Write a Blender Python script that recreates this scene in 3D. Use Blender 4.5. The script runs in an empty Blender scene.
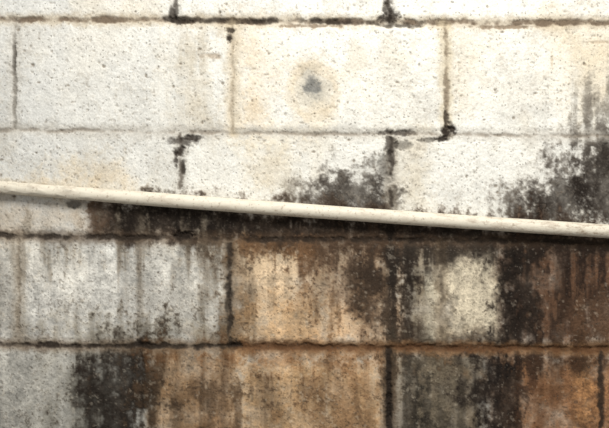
import bpy, math
import numpy as np
from mathutils import Vector

S = 535.0            # photo pixels per metre on the wall plane
CX, CY, ZC = 304.5, 214.0, 1.25
scene = bpy.context.scene

# ------------------------------------------------------------------ noise
_L = {}
def lattice(seed):
    if seed not in _L: _L[seed] = np.random.RandomState(seed).rand(256, 256).astype(np.float32)
    return _L[seed]
def vnoise(x, y, seed):
    L = lattice(seed)
    xi = np.floor(x).astype(np.int32); yi = np.floor(y).astype(np.int32)
    fx = x - xi; fy = y - yi
    fx = fx*fx*(3-2*fx); fy = fy*fy*(3-2*fy)
    x0 = xi & 255; x1 = (xi+1) & 255; y0 = yi & 255; y1 = (yi+1) & 255
    a = L[y0, x0]; b = L[y0, x1]; c = L[y1, x0]; d = L[y1, x1]
    return (a+(b-a)*fx) + ((c+(d-c)*fx) - (a+(b-a)*fx))*fy
def fbm(x, y, seed, o=4, g=0.55):
    s = 0; a = 1.0; t = 0
    for i in range(o):
        s = s + a*(vnoise(x*2**i + 17.3*i, y*2**i + 5.1*i, seed+i)-0.5)
        t += a; a *= g
    return s/t*2
def sstep(a, b, v):
    t = np.clip((v-a)/(b-a), 0, 1)
    return t*t*(3-2*t)

# ------------------------------------------------------------------ grid
xs = np.concatenate([np.arange(-900, -20, 5.0), np.arange(-20, 630, 0.85), np.arange(630, 1510, 5.0)])
ys = np.concatenate([np.arange(-500, -20, 5.0), np.arange(-20, 450, 0.85), np.arange(450, CY+ZC*S+4, 5.0)])
X, Y = np.meshgrid(xs, ys)
X = X.astype(np.float32); Y = Y.astype(np.float32)
H, W = X.shape

n_big  = fbm(X/90, Y/90, 1)
n_mid  = fbm(X/28, Y/28, 11)
n_sm   = fbm(X/9, Y/9, 21)
n_fine = fbm(X/3.2, Y/3.2, 31, 3, 0.8)
n_str  = fbm(X/7, Y/70, 41, 4)
n_str2 = fbm(X/16, Y/120, 51, 3)
n_cov  = fbm(X/20, Y/26, 441, 5, .7)
wx = 12*fbm(X/22, Y/22, 61, 5, .65); wy = 12*fbm(X/22, Y/22, 71, 5, .65)

def win(x0, x1, y0, y1):
    a, b = np.searchsorted(xs, (x0, x1)); c, d = np.searchsorted(ys, (y0, y1))
    return (slice(max(c-1,0), d+1), slice(max(a-1,0), b+1))
def winP(P, m):
    x = [p[0] for p in P]; y = [p[1] for p in P]
    return win(min(x)-m, max(x)+m, min(y)-m, max(y)+m)
def sd_poly(P, x, y):
    d = np.full(x.shape, 1e9, np.float32); inside = np.zeros(x.shape, bool)
    n = len(P)
    for i in range(n):
        ax, ay = P[i]; bx, by = P[(i+1) % n]
        ex, ey = bx-ax, by-ay
        px, py = x-ax, y-ay
        t = np.clip((px*ex+py*ey)/(ex*ex+ey*ey+1e-9), 0, 1)
        d = np.minimum(d, (px-ex*t)**2+(py-ey*t)**2)
        if ey != 0:
            c = ((ay > y) != (by > y)) & (x < ex*(y-ay)/ey+ax)
            inside ^= c
    d = np.sqrt(d)
    return np.where(inside, d, -d)
def d_line(P, x, y):
    d = np.full(x.shape, 1e9, np.float32)
    for (ax, ay), (bx, by) in zip(P[:-1], P[1:]):
        ex, ey = bx-ax, by-ay
        px, py = x-ax, y-ay
        t = np.clip((px*ex+py*ey)/(ex*ex+ey*ey+1e-9), 0, 1)
        d = np.minimum(d, (px-ex*t)**2+(py-ey*t)**2)
    return np.sqrt(d)

ALL = (slice(None), slice(None))
col = np.zeros((H, W, 3), np.float32)
hgt = np.zeros((H, W), np.float32)
def mix(c, m, w=ALL):
    m = np.clip(m, 0, 1)[..., None]
    col[w] = col[w]*(1-m) + np.array(c, np.float32)*m
def stain(P, c, s=1.0, soft=14, warp=0.5, grain=0.3, streak=0.0, mid=0.3, wamp=1.0, cov=.35):
    soft = soft*1.15
    w = winP(P, 3*soft+22)
    sd = sd_poly(P, X[w]+wx[w]*wamp, Y[w]+wy[w]*wamp)
    v = np.clip(sd/soft, -3, 1.4) + warp*n_mid[w]*1.6 + .75*grain*n_fine[w]*2.6 + streak*n_str[w]*2.4 + mid*n_sm[w]*1.6
    k = np.clip(1 + cov*(n_cov[w]*1.8 - 0.12), .2, 1.15)
    mix(c, s*k*sstep(-0.95, 1.2, v), w)

# ------------------------------------------------------------------ paint base
col[:] = (234, 232, 223)
mix((206, 206, 202), 0.7*sstep(260, -40, X))
mix((236, 229, 212), 0.5*sstep(-0.1, 0.6, n_big))
mix((208, 206, 198), 0.5*sstep(-.05, 0.6, n_mid+0.4*n_fine))
mix((214, 202, 178), 0.35*sstep(0.1, 0.6, fbm(X/40, Y/60, 81)))
mix((196, 193, 183), 0.4*sstep(.1,.6,n_str2+.5*n_sm))
mix((200, 196, 186), 0.55*sstep(225, 262, Y+14*n_mid))
mix((164, 161, 151), 0.6*sstep(338, 362, Y+8*n_mid)*sstep(200, 100, X))
stain([(232,24),(262,24),(280,70),(262,128),(236,130)], (208,182,144), 0.5, 20)
stain([(290,60),(335,70),(330,120),(298,128)], (212,190,154), 0.45, 16)
stain([(168,30),(205,30),(208,128),(172,128)], (192,182,162), 0.6, 18, streak=.5)
stain([(60,165),(125,165),(135,190),(40,188)], (214,190,152), 0.5, 14)
stain([(450,30),(500,26),(480,80),(460,110)], (216,202,176), 0.45, 18)
stain([(245,140),(290,136),(290,195),(250,190)], (210,194,164), 0.5, 18)
stain([(395,135),(430,135),(430,205),(398,205)], (204,192,168), 0.55, 14)
stain([(540,20),(640,20),(640,130),(575,120)], (222,205,174), 0.55, 25)
stain([(-60,200),(80,200),(110,236),(-60,240)], (180,162,138), 0.55, 16)

# ------------------------------------------------------------------ tan / bare regions, rows 4 and 5
stain([(232,240),(400,238),(400,346),(232,346)], (212,182,146), 0.92, 9, .3, .3)
stain([(236,250),(300,250),(310,300),(300,335),(240,335)], (228,204,170), 0.6, 16, .8, .4)
stain([(400,238),(505,240),(505,346),(400,346)], (164,149,125), 0.9, 12, .3, .3)
stain([(500,236),(760,240),(760,346),(500,346)], (102,76,58), 0.95, 12, .3, .3)
stain([(145,346),(240,346),(240,640),(148,640)], (158,128,96), 0.9, 8, .3, .3)
stain([(236,348),(392,350),(392,640),(236,640)], (200,165,124), 0.92, 14, .3, .3)
stain([(392,350),(486,350),(486,640),(392,640)], (124,110,90), 0.9, 10, .3, .3)
stain([(486,350),(900,352),(900,640),(486,640)], (142,104,74), 0.95, 12, .3, .3)

D = (35,30,26)
Dg = (80,75,68)
Br = (78,60,46)
# above the pipe: plumes
stain([(272,200),(290,186),(330,182),(352,170),(394,164),(394,222),(285,212)], (122,116,107), 0.7, 18, .9, .6, .1, .8)
stain([(304,204),(322,192),(352,182),(390,174),(390,222),(304,214)], D, 0.62, 16, .9, .7, 0, .9)
stain([(490,220),(514,198),(540,174),(568,152),(590,120),(640,100),(900,96),(900,236),(500,226)], (126,119,110), 0.72, 22, .9, .7, .5, .8)
stain([(508,220),(538,194),(564,172),(592,152),(640,132),(900,130),(900,236),(512,228)], D, 0.82, 18, .9, .6, .3, .7)
stain([(572,88),(640,80),(800,80),(800,150),(580,150)], Dg, 0.55, 18, .6, .6, 1.0, .6)
# grime band behind and under the pipe
stain([(80,198),(250,204),(400,216),(640,230),(900,238),(900,264),(400,258),(240,248),(92,240)], Br, 0.95, 10, .5, .4, .4, .5, cov=.2)
stain([(106,202),(240,208),(410,220),(640,236),(900,240),(900,258),(410,248),(240,241),(116,238)], D, 0.8, 9, .8, .6, .4, .7, cov=.3)
stain([(112,204),(180,204),(240,212),(240,235),(122,236)], D, 0.75, 9, .7, .5, 0, .5)
stain([(40,232),(420,236),(640,240),(900,242),(900,252),(420,248),(40,243)], D, 0.55, 7, .9, .7, 0, .8)
stain([(395,228),(640,238),(900,240),(900,268),(395,262)], (40,33,28), 0.8, 12, .8, .6, .6, .7)

# continuous mould bloom that ignores block edges
zone = sstep(225, 262, Y+10*n_mid)
bloom = sstep(.02, .55, fbm(X/46, Y/60, 501, 5, .6)+.35*n_str+.15*n_fine)
mix((58,51,44), 0.34*bloom*zone*sstep(120, 320, X))
mix((104,98,86), 0.26*bloom*zone*sstep(300, 60, X))
runs = sstep(.12, .5, n_str + .3*n_sm)*zone*sstep(300, 240, Y)
mix((92,78,64), 0.28*runs)
rust = sstep(.1,.5, fbm(X/40, Y/30, 521, 5,.6))*sstep(320,350,Y)*sstep(130,200,X)
mix((156,104,60), 0.34*rust)

# row 4, left: streaky grey on white
stain([(10,244),(225,244),(225,262),(10,260)], (128,116,98), 0.42, 18, .8, .5, 1.4, .5)
stain([(124,240),(148,240),(152,345),(130,345)], (112,103,90), 0.58, 12, .8, .5, .9, .5)
stain([(196,244),(236,244),(236,345),(206,320)], (108,99,86), 0.48, 16, .8, .6, .9, .6)
stain([(-40,242),(22,242),(22,344),(-40,344)], (160,154,142), 0.5, 16, .7, .4, .5, .4)
stain([(40,322),(232,322),(232,346),(60,346)], (124,115,98), 0.55, 16, .8, .5, .6, .6)
stain([(220,246),(240,246),(256,300),(250,345),(222,345)], (82,67,52), 0.62, 10, .9, .6, .3, .8)
# row 4 tan block
stain([(290,240),(402,240),(402,260),(305,268)], (80,62,48), 0.78, 12, .9, .6, .9, .6)
stain([(312,250),(404,246),(406,348),(366,342),(336,312),(318,290)], (104,81,62), 0.78, 20, 1.0, .6, .4, .8)
stain([(335,256),(375,250),(404,280),(402,336),(350,300)], D, 0.58, 20, 1.1, .7, .6, 1.0)
stain([(232,242),(310,242),(310,256),(232,252)], (146,106,70), 0.5, 9, .8, .6, .5, .5)
stain([(240,308),(320,300),(330,344),(240,344)], (186,146,102), 0.45, 18, 1, .6, .3, .8)
# row 4, 400-505
stain([(398,242),(515,242),(515,266),(398,268)], (62,56,49), 0.8, 12, .9, .6, 1.2, .6)
stain([(398,258),(426,258),(422,346),(398,346)], D, 0.72, 13, .9, .6, .8, .8)
stain([(420,324),(520,330),(520,350),(400,350)], (76,64,52), 0.8, 10, .9, .6, .5, .7)
stain([(424,276),(441,272),(443,334),(426,338)], (206,197,174), 0.75, 7, .6, .5, .5, .5, cov=.5)
stain([(447,266),(492,260),(499,300),(493,334),(450,332)], (228,215,188), 1.0, 8, .6, .4, .3, .4, cov=.2)
# row 4 right
stain([(498,244),(545,244),(548,348),(503,348)], D, 0.93, 11, .9, .5, .7, .8, cov=.2)
stain([(536,244),(800,244),(800,346),(536,346)], (46,36,30), 0.82, 16, 1.2, .6, 1.6, .8)
stain([(556,290),(800,262),(800,346),(560,346)], (148,110,80), 0.36, 14, 1.2, .7, 1.8, .6)

# row 5
stain([(60,370),(100,342),(150,346),(152,450),(150,640),(30,640),(54,420)], (104,100,90), .7, 26, 1, .7, .4, .8)
stain([(88,372),(116,346),(148,346),(152,450),(150,640),(60,640),(88,410)], D, 0.8, 22, .9, .6, .4, .8)
stain([(146,350),(170,350),(168,640),(146,640)], (66,54,42), 0.76, 13, .9, .6, .7, .7)
stain([(166,376),(250,364),(260,640),(160,640)], (78,62,47), 0.72, 26, 1.1, .6, .7, .9)
stain([(148,350),(400,352),(400,366),(148,362)], (112,78,50), 0.7, 10, .9, .5, .6, .6)
stain([(320,364),(388,358),(388,640),(290,640)], (112,86,62), 0.62, 22, 1.1, .7, .6, .9)
stain([(394,350),(470,352),(486,640),(394,640)], (50,46,40), 0.85, 16, 1.0, .6, .7, .8)
stain([(425,362),(466,360),(470,420),(436,430)], (160,145,120), 0.5, 14, 1.1, .6, .6, .8)
stain([(468,350),(524,350),(534,640),(474,640)], (34,29,26), 0.93, 14, .9, .6, .5, .8, cov=.25)
stain([(568,362),(602,360),(604,420),(573,430)], (202,150,100), 0.65, 14, 1.1, .6, .5, .7)
stain([(525,350),(900,352),(900,376),(525,372)], (50,38,30), 0.78, 11, .9, .6, .9, .7)
stain([(528,386),(560,366),(574,640),(528,640)], (80,56,40), 0.68, 16, 1.1, .6, .5, .8)
mix(Dg, 0.6*sstep(470, 700, Y+30*n_big))

# patch around (313,88)
stain([(298,76),(328,74),(332,102),(300,106)], (184,180,168), 0.8, 10, .8, .6)
r = np.hypot((X-313)+wx*.5, (Y-86)*1.0+wy*.5)
mix((112,112,109), 0.8*sstep(14, 5, r+8*n_sm+6*n_fine))
mix((210,186,148), 0.25*sstep(7, 2, np.abs(np.hypot(X-313+wx*.7, Y-92+wy*.7)-24)+6*n_sm))
hgt -= 1.0*sstep(10, 3, r+3*n_sm)

grime = sstep(205, 250, Y+10*n_mid)
col *= (1 + (0.12*n_str2*(0.4+grime) + 0.15*n_sm*(0.25+grime) + 0.22*n_fine*(0.25+grime))[..., None])
sp = sstep(0.22, 0.5, n_fine + 0.5*n_mid)
mix((40,33,28), 0.34*sp*grime)
mix((172,163,148), 0.24*sp*(1-grime))
mix((222,211,190), 0.30*sstep(0.36, 0.6, fbm(X/4.3, Y/4.3, 91, 3, .8)+0.3*n_mid)*grime)

# ------------------------------------------------------------------ joints
def joint(P, w, depth, dark, c, seed, halo=None, hs=0.3, cut=0.1, amp=2.6):
    q = winP(P, 28)
    x, y = X[q], Y[q]
    jx = amp*fbm(x/11, y/11, seed, 4, .7); jy = amp*fbm(x/11, y/11, seed+7, 4, .7)
    d = d_line(P, x+jx, y+jy)
    near = d < 26
    a = fbm(x/26, y/26, seed+13, 5, .6); b = fbm(x/6, y/6, seed+20)
    ww = w*(1+1.3*a+0.9*b)
    g = sstep(ww+1.8, ww-1.0, d)*near
    vis = sstep(-0.45+cut, 0.4+cut, a+0.6*b+0.25)
    hgt[q] -= depth*.52*g*(0.15+0.85*vis)
    hgt[q] -= 0.6*sstep(9, 1, d)
    if halo is not None:
        mix(halo, hs*sstep(10, 1.5, d+4*n_sm[q]+3*n_fine[q])*near, q)
    mix(c, dark*g*(.1+.9*vis), q)
K = (42,36,31)
gh = (192,187,176)
def lin(y0, y1): return [(-900, y0-3), (0, y0), (240, (y0+y1)/2), (609, y1), (1510, y1+3)]
joint(lin(19, 23), 1.8, 2.6, .7, (88,72,58), 100, (182,166,140), .6, .1)
joint([(165,19),(250,21),(300,20),(392,23),(450,24)], 1.7, 1.8, .75, K, 130, None, 0, .15)
joint(lin(130, 136), 1.0, 1.7, .52, (122,110,96), 160, gh, .6, .1)
joint(lin(236, 242), 1.5, 2.4, .7, K, 190, (90,72,56), .45, .15, 3)
joint(lin(345, 349), 1.5, 2.7, .78, K, 220, (106,86,66), .55, .06, 3)
joint([(232,347),(609,349),(900,351)], 2.6, 1.6, .6, (90,62,42), 250, (126,90,58), .6, 0, 3.6)
for i, yy in enumerate((-87, -194, -301, -408, 455, 562, 669, 776)):
    joint([(-900, yy), (1510, yy)], 1.8, 3.0, .7, (80,66,54), 400+30*i, gh if yy < 200 else (90,72,54), .4)
def vj(x, y0, y1, w=1.2, dark=.75, depth=2.4, c=K, seed=0, halo=None, hs=.5, cut=0., amp=3.2):
    joint([(x, y0), (x+1, (y0+y1)/2), (x, y1)], w, depth, dark, c, seed, halo, hs, cut, amp)
vj(175, -85, 18, 1.2, .6, seed=700, halo=gh)
vj(389, -85, 20, 1.6, .85, seed=710, halo=gh)
vj(14, 24, 127, 1.2, .6, c=(108,102,93), seed=720, halo=gh, cut=-.1)
vj(232, 24, 131, .9, .38, 1.3, c=(140,126,106), seed=730, halo=(196,180,152), hs=.55, cut=.1)
vj(446, 26, 132, 1.3, .6, c=(102,88,72), seed=740, halo=(204,190,162), hs=.65, cut=-.1)
vj(180, 134, 186, 1.2, .7, c=(84,76,67), seed=750, halo=gh, cut=-.1, amp=4)
vj(391, 138, 205, 1.3, .7, seed=760, halo=(150,140,124), cut=0)
vj(391, 222, 240, 1.6, .85, seed=765)
vj(18, 240, 344, 1.2, .5, c=(120,108,92), seed=770, halo=(164,151,132), cut=.08)
vj(229, 244, 345, 1.5, .75, seed=780, halo=(110,93,73), hs=.5, cut=0)
vj(441, 246, 345, 1.0, .3, 1.2, seed=790, halo=(110,94,74), hs=.3, cut=.15)
vj(389, 352, 453, 1.8, .82, seed=800, halo=(86,70,54), hs=.6, cut=-.1)
vj(141, 350, 453, 1.3, .45, seed=810)
vj(601, 352, 453, 1.7, .8, seed=820, cut=-.15)
for i,(x,a,b) in enumerate([(-200,24,130),(660,24,130),(820,132,238),(874,24,130),(-240,238,345),(655,238,345),(-73,349,453),(815,349,453)]):
    vj(x, a, b, seed=850+i*9)
for k,(y0,y1) in enumerate(((-192,-89),(-299,-196),(-406,-303),(457,560),(564,667),(671,774))):
    for j,x in enumerate(range(-840+(107 if k%2 else 0), 1500, 214)):
        joint([(x,y0),(x,y1)], 1.3, 2.4, .6, (90,78,64), 1000+k*40+j, None)

# ------------------------------------------------------------------ soot spots, holes
def spot(x, y, rx, ry, c=K, s=.9, dep=1.5, k=5):
    q = win(x-2.5*rx-3, x+2.5*rx+3, y-2.5*ry-3, y+2.5*ry+3)
    r = np.sqrt(((X[q]-x)/rx)**2+((Y[q]-y)/ry)**2) + 0.16*k*n_sm[q] + 0.10*k*n_fine[q]
    m = sstep(1.25, 0.45, r)
    mix(c, s*m, q); hgt[q] -= dep*m
spot(446,132,8,7); spot(440,139,9,4); spot(452,129,5,6); spot(446,118,2.5,12,s=.6)
spot(229,38,3,6); spot(231,30,5,2.5,s=.7); spot(212,56,9,3,(140,120,96),.5,.5)
spot(181,20,14,4,s=.8); spot(172,15,3,8,s=.7); spot(390,18,12,6,s=.8); spot(398,26,22,3,s=.6); spot(385,8,3,10,s=.6)
spot(181,141,14,5,s=.6); spot(180,152,6,6,s=.75); spot(176,160,3,8,s=.7); spot(183,166,2.5,7,s=.6); spot(191,138,10,2.5,s=.6)
spot(390,142,6,12,s=.6); spot(397,133,22,3,s=.6); spot(386,165,7,14,Dg,.5); spot(405,146,10,5,Dg,.5)
spot(184,236,11,5,s=.9,dep=3); spot(72,204,8,4,Dg,.6); spot(236,345,8,4,s=.85); spot(143,344,7,4,s=.7)
spot(430,140,16,3,Dg,.5); spot(552,60,2,14,(180,160,130),.5,.4); spot(606,152,5,9,s=.7)
spot(389,384,3,22,s=.8); spot(388,410,3,16,s=.8); spot(310,26,30,2,(110,92,74),.6,.8); spot(14,60,2,14,Dg,.6)
spot(228,300,3,18,s=.6); spot(390,232,5,8,s=.7); spot(500,27,30,2,(110,92,74),.6,.6); spot(600,42,14,2,(150,130,106),.4,.3)
for i, (x, y) in enumerate(np.random.RandomState(5).rand(80, 2)):
    spot(x*609, y*340, 1.0+1.3*((i*7)%5)/5, 1.0+1.1*((i*3)%5)/5, (104,92,78), .55, 1.0, 3)

# ------------------------------------------------------------------ relief
hgt += 1.0*fbm(X/60, Y/60, 301) + 0.6*n_sm + 0.5*n_fine + 0.25*(np.random.RandomState(9).rand(H, W).astype(np.float32)-.5)
pits = sstep(0.42, 0.72, fbm(X/3.0, Y/3.0, 311, 2, .8))
hgt -= 0.9*pits
mix((104,93,80), 0.28*pits)
for (x0,x1,y0,y1,dz) in ((-200,14,24,130,.8),(14,232,24,130,0),(232,446,24,130,1.0),(446,660,24,130,-.4),(-34,180,132,238,.6),(180,391,132,238,-.2),(391,605,132,238,.8),(18,229,238,346,.4),(229,441,238,346,-.4),(141,389,350,453,.7),(389,601,350,453,-.3)):
    hgt += .7*dz*sstep(-2,3,np.minimum(np.minimum(X-x0,x1-X),np.minimum(Y-y0,y1-Y)))

def pipe_y(x):
    x = np.asarray(x, float)
    return 187 + 0.082*x - 0.000015*x*x
yp = pipe_y(X).astype(np.float32)
bed = sstep(170, 60, X+30*n_mid)*sstep(-190,-150,X)
mix((206,195,175), 0.6*bed*sstep(10, 4, np.abs(Y-yp+1)+5*n_sm))
mix((132,108,80), 0.6*bed*sstep(0.05,0.4,n_sm+.4*n_fine)*sstep(11, 5, np.abs(Y-yp-1)+4*n_sm))
hgt = np.clip(hgt, -9, 2.0)

col = np.clip(col, 8, 250)/255.0
lincol = np.where(col <= 0.04045, col/12.92, ((col+0.055)/1.055)**2.4)

# ------------------------------------------------------------------ wall mesh
vx = (X-CX)/S; vz = ZC-(Y-CY)/S; vy = -hgt/S
vz = np.maximum(vz, -0.01)
verts = np.stack([vx, vy, vz], -1).reshape(-1, 3).astype(np.float32)
idx = np.arange(H*W).reshape(H, W)
quads = np.stack([idx[:-1,:-1], idx[1:,:-1], idx[1:,1:], idx[:-1,1:]], -1).reshape(-1, 4)
ring = np.concatenate([idx[0,:], idx[1:,-1], idx[-1,-2::-1], idx[-2:0:-1,0]])
nb = len(ring)
back = verts[ring].copy(); back[:, 1] = 0.19
bi = np.arange(nb)+H*W
side = np.stack([ring, np.roll(ring,-1), np.roll(bi,-1), bi], -1)
corner = [bi[0], bi[W-1], bi[W-1+H-1], bi[2*(W-1)+H-1]]
allv = np.concatenate([verts, back])
faces = np.concatenate([quads, side, np.array([corner])])
me = bpy.data.meshes.new("wall_back")
me.vertices.add(len(allv)); me.vertices.foreach_set("co", allv.ravel())
me.loops.add(faces.size); me.loops.foreach_set("vertex_index", faces.ravel().astype(np.int32))
me.polygons.add(len(faces)); me.polygons.foreach_set("loop_start", (np.arange(len(faces))*4).astype(np.int32))
me.polygons.foreach_set("use_smooth", np.concatenate([np.ones(len(quads), bool), np.zeros(nb+1, bool)]))
me.update(calc_edges=True)
at = me.color_attributes.new("weathering", 'FLOAT_COLOR', 'POINT')
cc = np.ones((len(allv), 4), np.float32); cc[:H*W, :3] = lincol.reshape(-1, 3); cc[H*W:, :3] = 0.45
at.data.foreach_set("color", cc.ravel())
wall = bpy.data.objects.new("wall_back", me); scene.collection.objects.link(wall)

# ------------------------------------------------------------------ materials
def newmat(name):
    m = bpy.data.materials.new(name); m.use_nodes = True
    nt = m.node_tree; b = nt.nodes["Principled BSDF"]
    return m, nt, b
def N(nt, t, **kw):
    n = nt.nodes.new(t)
    for k, v in kw.items():
        if k in n.inputs: n.inputs[k].default_value = v
        else: setattr(n, k, v)
    return n
m, nt, b = newmat("painted_concrete_block")
L = nt.links.new
a = N(nt, "ShaderNodeAttribute", attribute_name="weathering")
tc = N(nt, "ShaderNodeTexCoord")
n1 = N(nt, "ShaderNodeTexNoise", Scale=300.0, Detail=5.0, Roughness=0.7)
L(tc.outputs["Object"], n1.inputs["Vector"])
r1 = N(nt, "ShaderNodeMapRange"); L(n1.outputs["Fac"], r1.inputs["Value"])
r1.inputs["From Min"].default_value=.3; r1.inputs["From Max"].default_value=.7
r1.inputs["To Min"].default_value=.80; r1.inputs["To Max"].default_value=1.16
mul = N(nt, "ShaderNodeVectorMath", operation='SCALE')
L(a.outputs["Color"], mul.inputs[0]); L(r1.outputs[0], mul.inputs["Scale"])
def pores(scale, lo, rmax, soft):
    wn = N(nt, "ShaderNodeTexNoise", Scale=scale*1.4, Detail=2.0); L(tc.outputs["Object"], wn.inputs["Vector"])
    ws = N(nt, "ShaderNodeVectorMath", operation='MULTIPLY_ADD'); L(wn.outputs["Color"], ws.inputs[0])
    ws.inputs[1].default_value=(1.0/scale,)*3; L(tc.outputs["Object"], ws.inputs[2])
    vo = N(nt, "ShaderNodeTexVoronoi", Scale=scale); L(ws.outputs[0], vo.inputs["Vector"])
    sx = N(nt, "ShaderNodeSeparateColor"); L(vo.outputs["Color"], sx.inputs[0])
    thr = N(nt, "ShaderNodeMapRange"); L(sx.outputs[0], thr.inputs["Value"])
    thr.inputs["From Min"].default_value=lo; thr.inputs["From Max"].default_value=1
    thr.inputs["To Min"].default_value=0.0; thr.inputs["To Max"].default_value=rmax
    sub = N(nt, "ShaderNodeMath", operation='SUBTRACT'); L(thr.outputs[0], sub.inputs[0]); L(vo.outputs["Distance"], sub.inputs[1])
    pr = N(nt, "ShaderNodeMapRange"); L(sub.outputs[0], pr.inputs["Value"])
    pr.inputs["From Min"].default_value=0; pr.inputs["From Max"].default_value=soft
    return pr.outputs[0]
p1 = pores(185.0, .45, .40, .14); p2 = pores(85.0, .86, .24, .10)
pmx = N(nt, "ShaderNodeMath", operation='MAXIMUM'); L(p1, pmx.inputs[0]); L(p2, pmx.inputs[1])
pm = N(nt, "ShaderNodeMath", operation='MULTIPLY'); pm.inputs[1].default_value=.46; L(pmx.outputs[0], pm.inputs[0])
mx = N(nt, "ShaderNodeMix", data_type='RGBA'); L(pm.outputs[0], mx.inputs["Factor"])
L(mul.outputs[0], mx.inputs[6]); mx.inputs[7].default_value=(.09,.075,.06,1)
L(mx.outputs[2], b.inputs["Base Color"])
hs = N(nt, "ShaderNodeMath", operation='SUBTRACT'); L(n1.outputs["Fac"], hs.inputs[0]); L(pmx.outputs[0], hs.inputs[1])
bp = N(nt, "ShaderNodeBump", Strength=0.45, Distance=0.0014); L(hs.outputs[0], bp.inputs["Height"]); L(bp.outputs[0], b.inputs["Normal"])
b.inputs["Roughness"].default_value=.95; b.inputs["Specular IOR Level"].default_value=.08
me.materials.append(m)

# ------------------------------------------------------------------ pipe
cx = np.arange(-420, 1040, 1.6)
pyv = pipe_y(cx)
R0 = 6.9/S; YC = -(R0+1.98/S)
NS = 40
th = 2*np.pi*np.arange(NS)/NS
A, B = np.meshgrid(cx, th, indexing='ij')
crust = sstep(150, 70, A)*sstep(-300,-250,A)
lump = fbm(A/9+40, B*2.2+20, 601, 4, .6)
rr = R0*(1 - 0.16*sstep(160, 0, A)*sstep(-300,-200,A)-0.008+0.006*np.sin(A*.05)) + crust*np.clip(lump+.05,0,1)*2.6/S*(.4+.6*np.clip(np.sin(B),0,1))*np.clip(-np.cos(B)+.6,0,1)
def ringv(r):
    return np.stack([(A-CX)/S+0*r, YC+r*np.cos(B), (ZC-(pyv[:,None]-CY)/S)+r*np.sin(B)], -1).reshape(-1,3)
pv = np.concatenate([ringv(rr), ringv(R0*.72+0*rr)])
n_ = len(cx); o = n_*NS
pf = []
for i in range(n_-1):
    for s in range(NS):
        s2=(s+1)%NS
        pf.append((i*NS+s, (i+1)*NS+s, (i+1)*NS+s2, i*NS+s2))
        pf.append((o+i*NS+s, o+i*NS+s2, o+(i+1)*NS+s2, o+(i+1)*NS+s))
for s in range(NS):
    s2=(s+1)%NS; e=(n_-1)*NS
    pf.append((s, s2, o+s2, o+s)); pf.append((e+s, o+e+s, o+e+s2, e+s2))
pm_ = bpy.data.meshes.new("water_pipe"); pm_.from_pydata(pv.tolist(), [], pf); pm_.update()
pm_.polygons.foreach_set("use_smooth", [True]*len(pm_.polygons))
pipe = bpy.data.objects.new("water_pipe", pm_); scene.collection.objects.link(pipe)
m, nt, b = newmat("aged_cream_pvc"); L = nt.links.new
tc = N(nt, "ShaderNodeTexCoord")
mp = N(nt, "ShaderNodeMapping"); mp.inputs["Scale"].default_value=(1,3,3); L(tc.outputs["Object"], mp.inputs[0])
na = N(nt, "ShaderNodeTexNoise", Scale=26.0, Detail=8.0, Roughness=.75); L(mp.outputs[0], na.inputs["Vector"])
ra = N(nt, "ShaderNodeMapRange"); L(na.outputs["Fac"], ra.inputs["Value"])
ra.inputs["From Min"].default_value=.48; ra.inputs["From Max"].default_value=.66
sp_ = N(nt, "ShaderNodeSeparateXYZ"); L(tc.outputs["Object"], sp_.inputs[0])
gx = N(nt, "ShaderNodeMapRange"); L(sp_.outputs[0], gx.inputs["Value"])
gx.inputs["From Min"].default_value=.15; gx.inputs["From Max"].default_value=.5; gx.inputs["To Min"].default_value=.34; gx.inputs["To Max"].default_value=.95
gm = N(nt, "ShaderNodeMath", operation='MULTIPLY'); L(ra.outputs[0], gm.inputs[0]); L(gx.outputs[0], gm.inputs[1])
mx = N(nt, "ShaderNodeMix", data_type='RGBA'); L(gm.outputs[0], mx.inputs[0])
mx.inputs[6].default_value=(.76,.70,.57,1); mx.inputs[7].default_value=(.28,.19,.12,1)
nb_ = N(nt, "ShaderNodeTexNoise", Scale=190.0, Detail=4.0); L(tc.outputs["Object"], nb_.inputs["Vector"])
rb = N(nt, "ShaderNodeMapRange"); L(nb_.outputs["Fac"], rb.inputs["Value"])
rb.inputs["From Min"].default_value=.58; rb.inputs["From Max"].default_value=.7; rb.inputs["To Max"].default_value=.5
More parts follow.
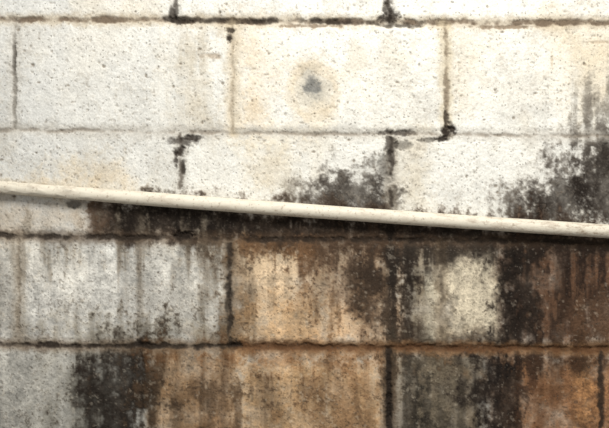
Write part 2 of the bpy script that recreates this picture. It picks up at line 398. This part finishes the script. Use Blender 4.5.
mx2 = N(nt, "ShaderNodeMix", data_type='RGBA'); L(rb.outputs[0], mx2.inputs[0]); L(mx.outputs[2], mx2.inputs[6]); mx2.inputs[7].default_value=(.25,.17,.10,1)
L(mx2.outputs[2], b.inputs["Base Color"])
bp = N(nt, "ShaderNodeBump", Strength=.3, Distance=.0008); L(nb_.outputs["Fac"], bp.inputs["Height"]); L(bp.outputs[0], b.inputs["Normal"])
b.inputs["Roughness"].default_value=.6
pm_.materials.append(m)

# ------------------------------------------------------------------ ground
bpy.ops.mesh.primitive_plane_add(size=1, location=(0,-2.22,0)); g = bpy.context.object
g.name="floor"; g.scale=(4.4,4.4,1)
m, nt, b = newmat("concrete_floor"); L = nt.links.new
nn = N(nt, "ShaderNodeTexNoise", Scale=6.0, Detail=10.0); cr = N(nt, "ShaderNodeValToRGB")
cr.color_ramp.elements[0].color=(.12,.11,.10,1); cr.color_ramp.elements[1].color=(.32,.30,.28,1)
L(nn.outputs["Fac"], cr.inputs[0]); L(cr.outputs[0], b.inputs["Base Color"]); b.inputs["Roughness"].default_value=.9
g.data.materials.append(m)

# ------------------------------------------------------------------ light
w = bpy.data.worlds.new("overcast_sky"); scene.world = w; w.use_nodes = True
w.node_tree.nodes["Background"].inputs[0].default_value=(1,.995,.98,1)
w.node_tree.nodes["Background"].inputs[1].default_value=.44
ld = bpy.data.lights.new("skylight", 'AREA'); ld.shape='DISK'; ld.size=.75; ld.energy=40; ld.color=(1,.98,.945)
lo = bpy.data.objects.new("skylight", ld); scene.collection.objects.link(lo)
lo.location=(.22,-1.4,2.5)
lo.rotation_euler=(Vector((.06,0,1.35))-lo.location).to_track_quat('-Z','Y').to_euler()

# ------------------------------------------------------------------ camera
cd = bpy.data.cameras.new("camera"); cam = bpy.data.objects.new("camera", cd); scene.collection.objects.link(cam)
dist = 1.6
cam.location=(0,-dist,ZC); cam.rotation_euler=(math.pi/2,0,0)
cd.sensor_width=36; cd.lens=36*dist/(609/S)
scene.camera=cam
scene.view_settings.view_transform='Standard'
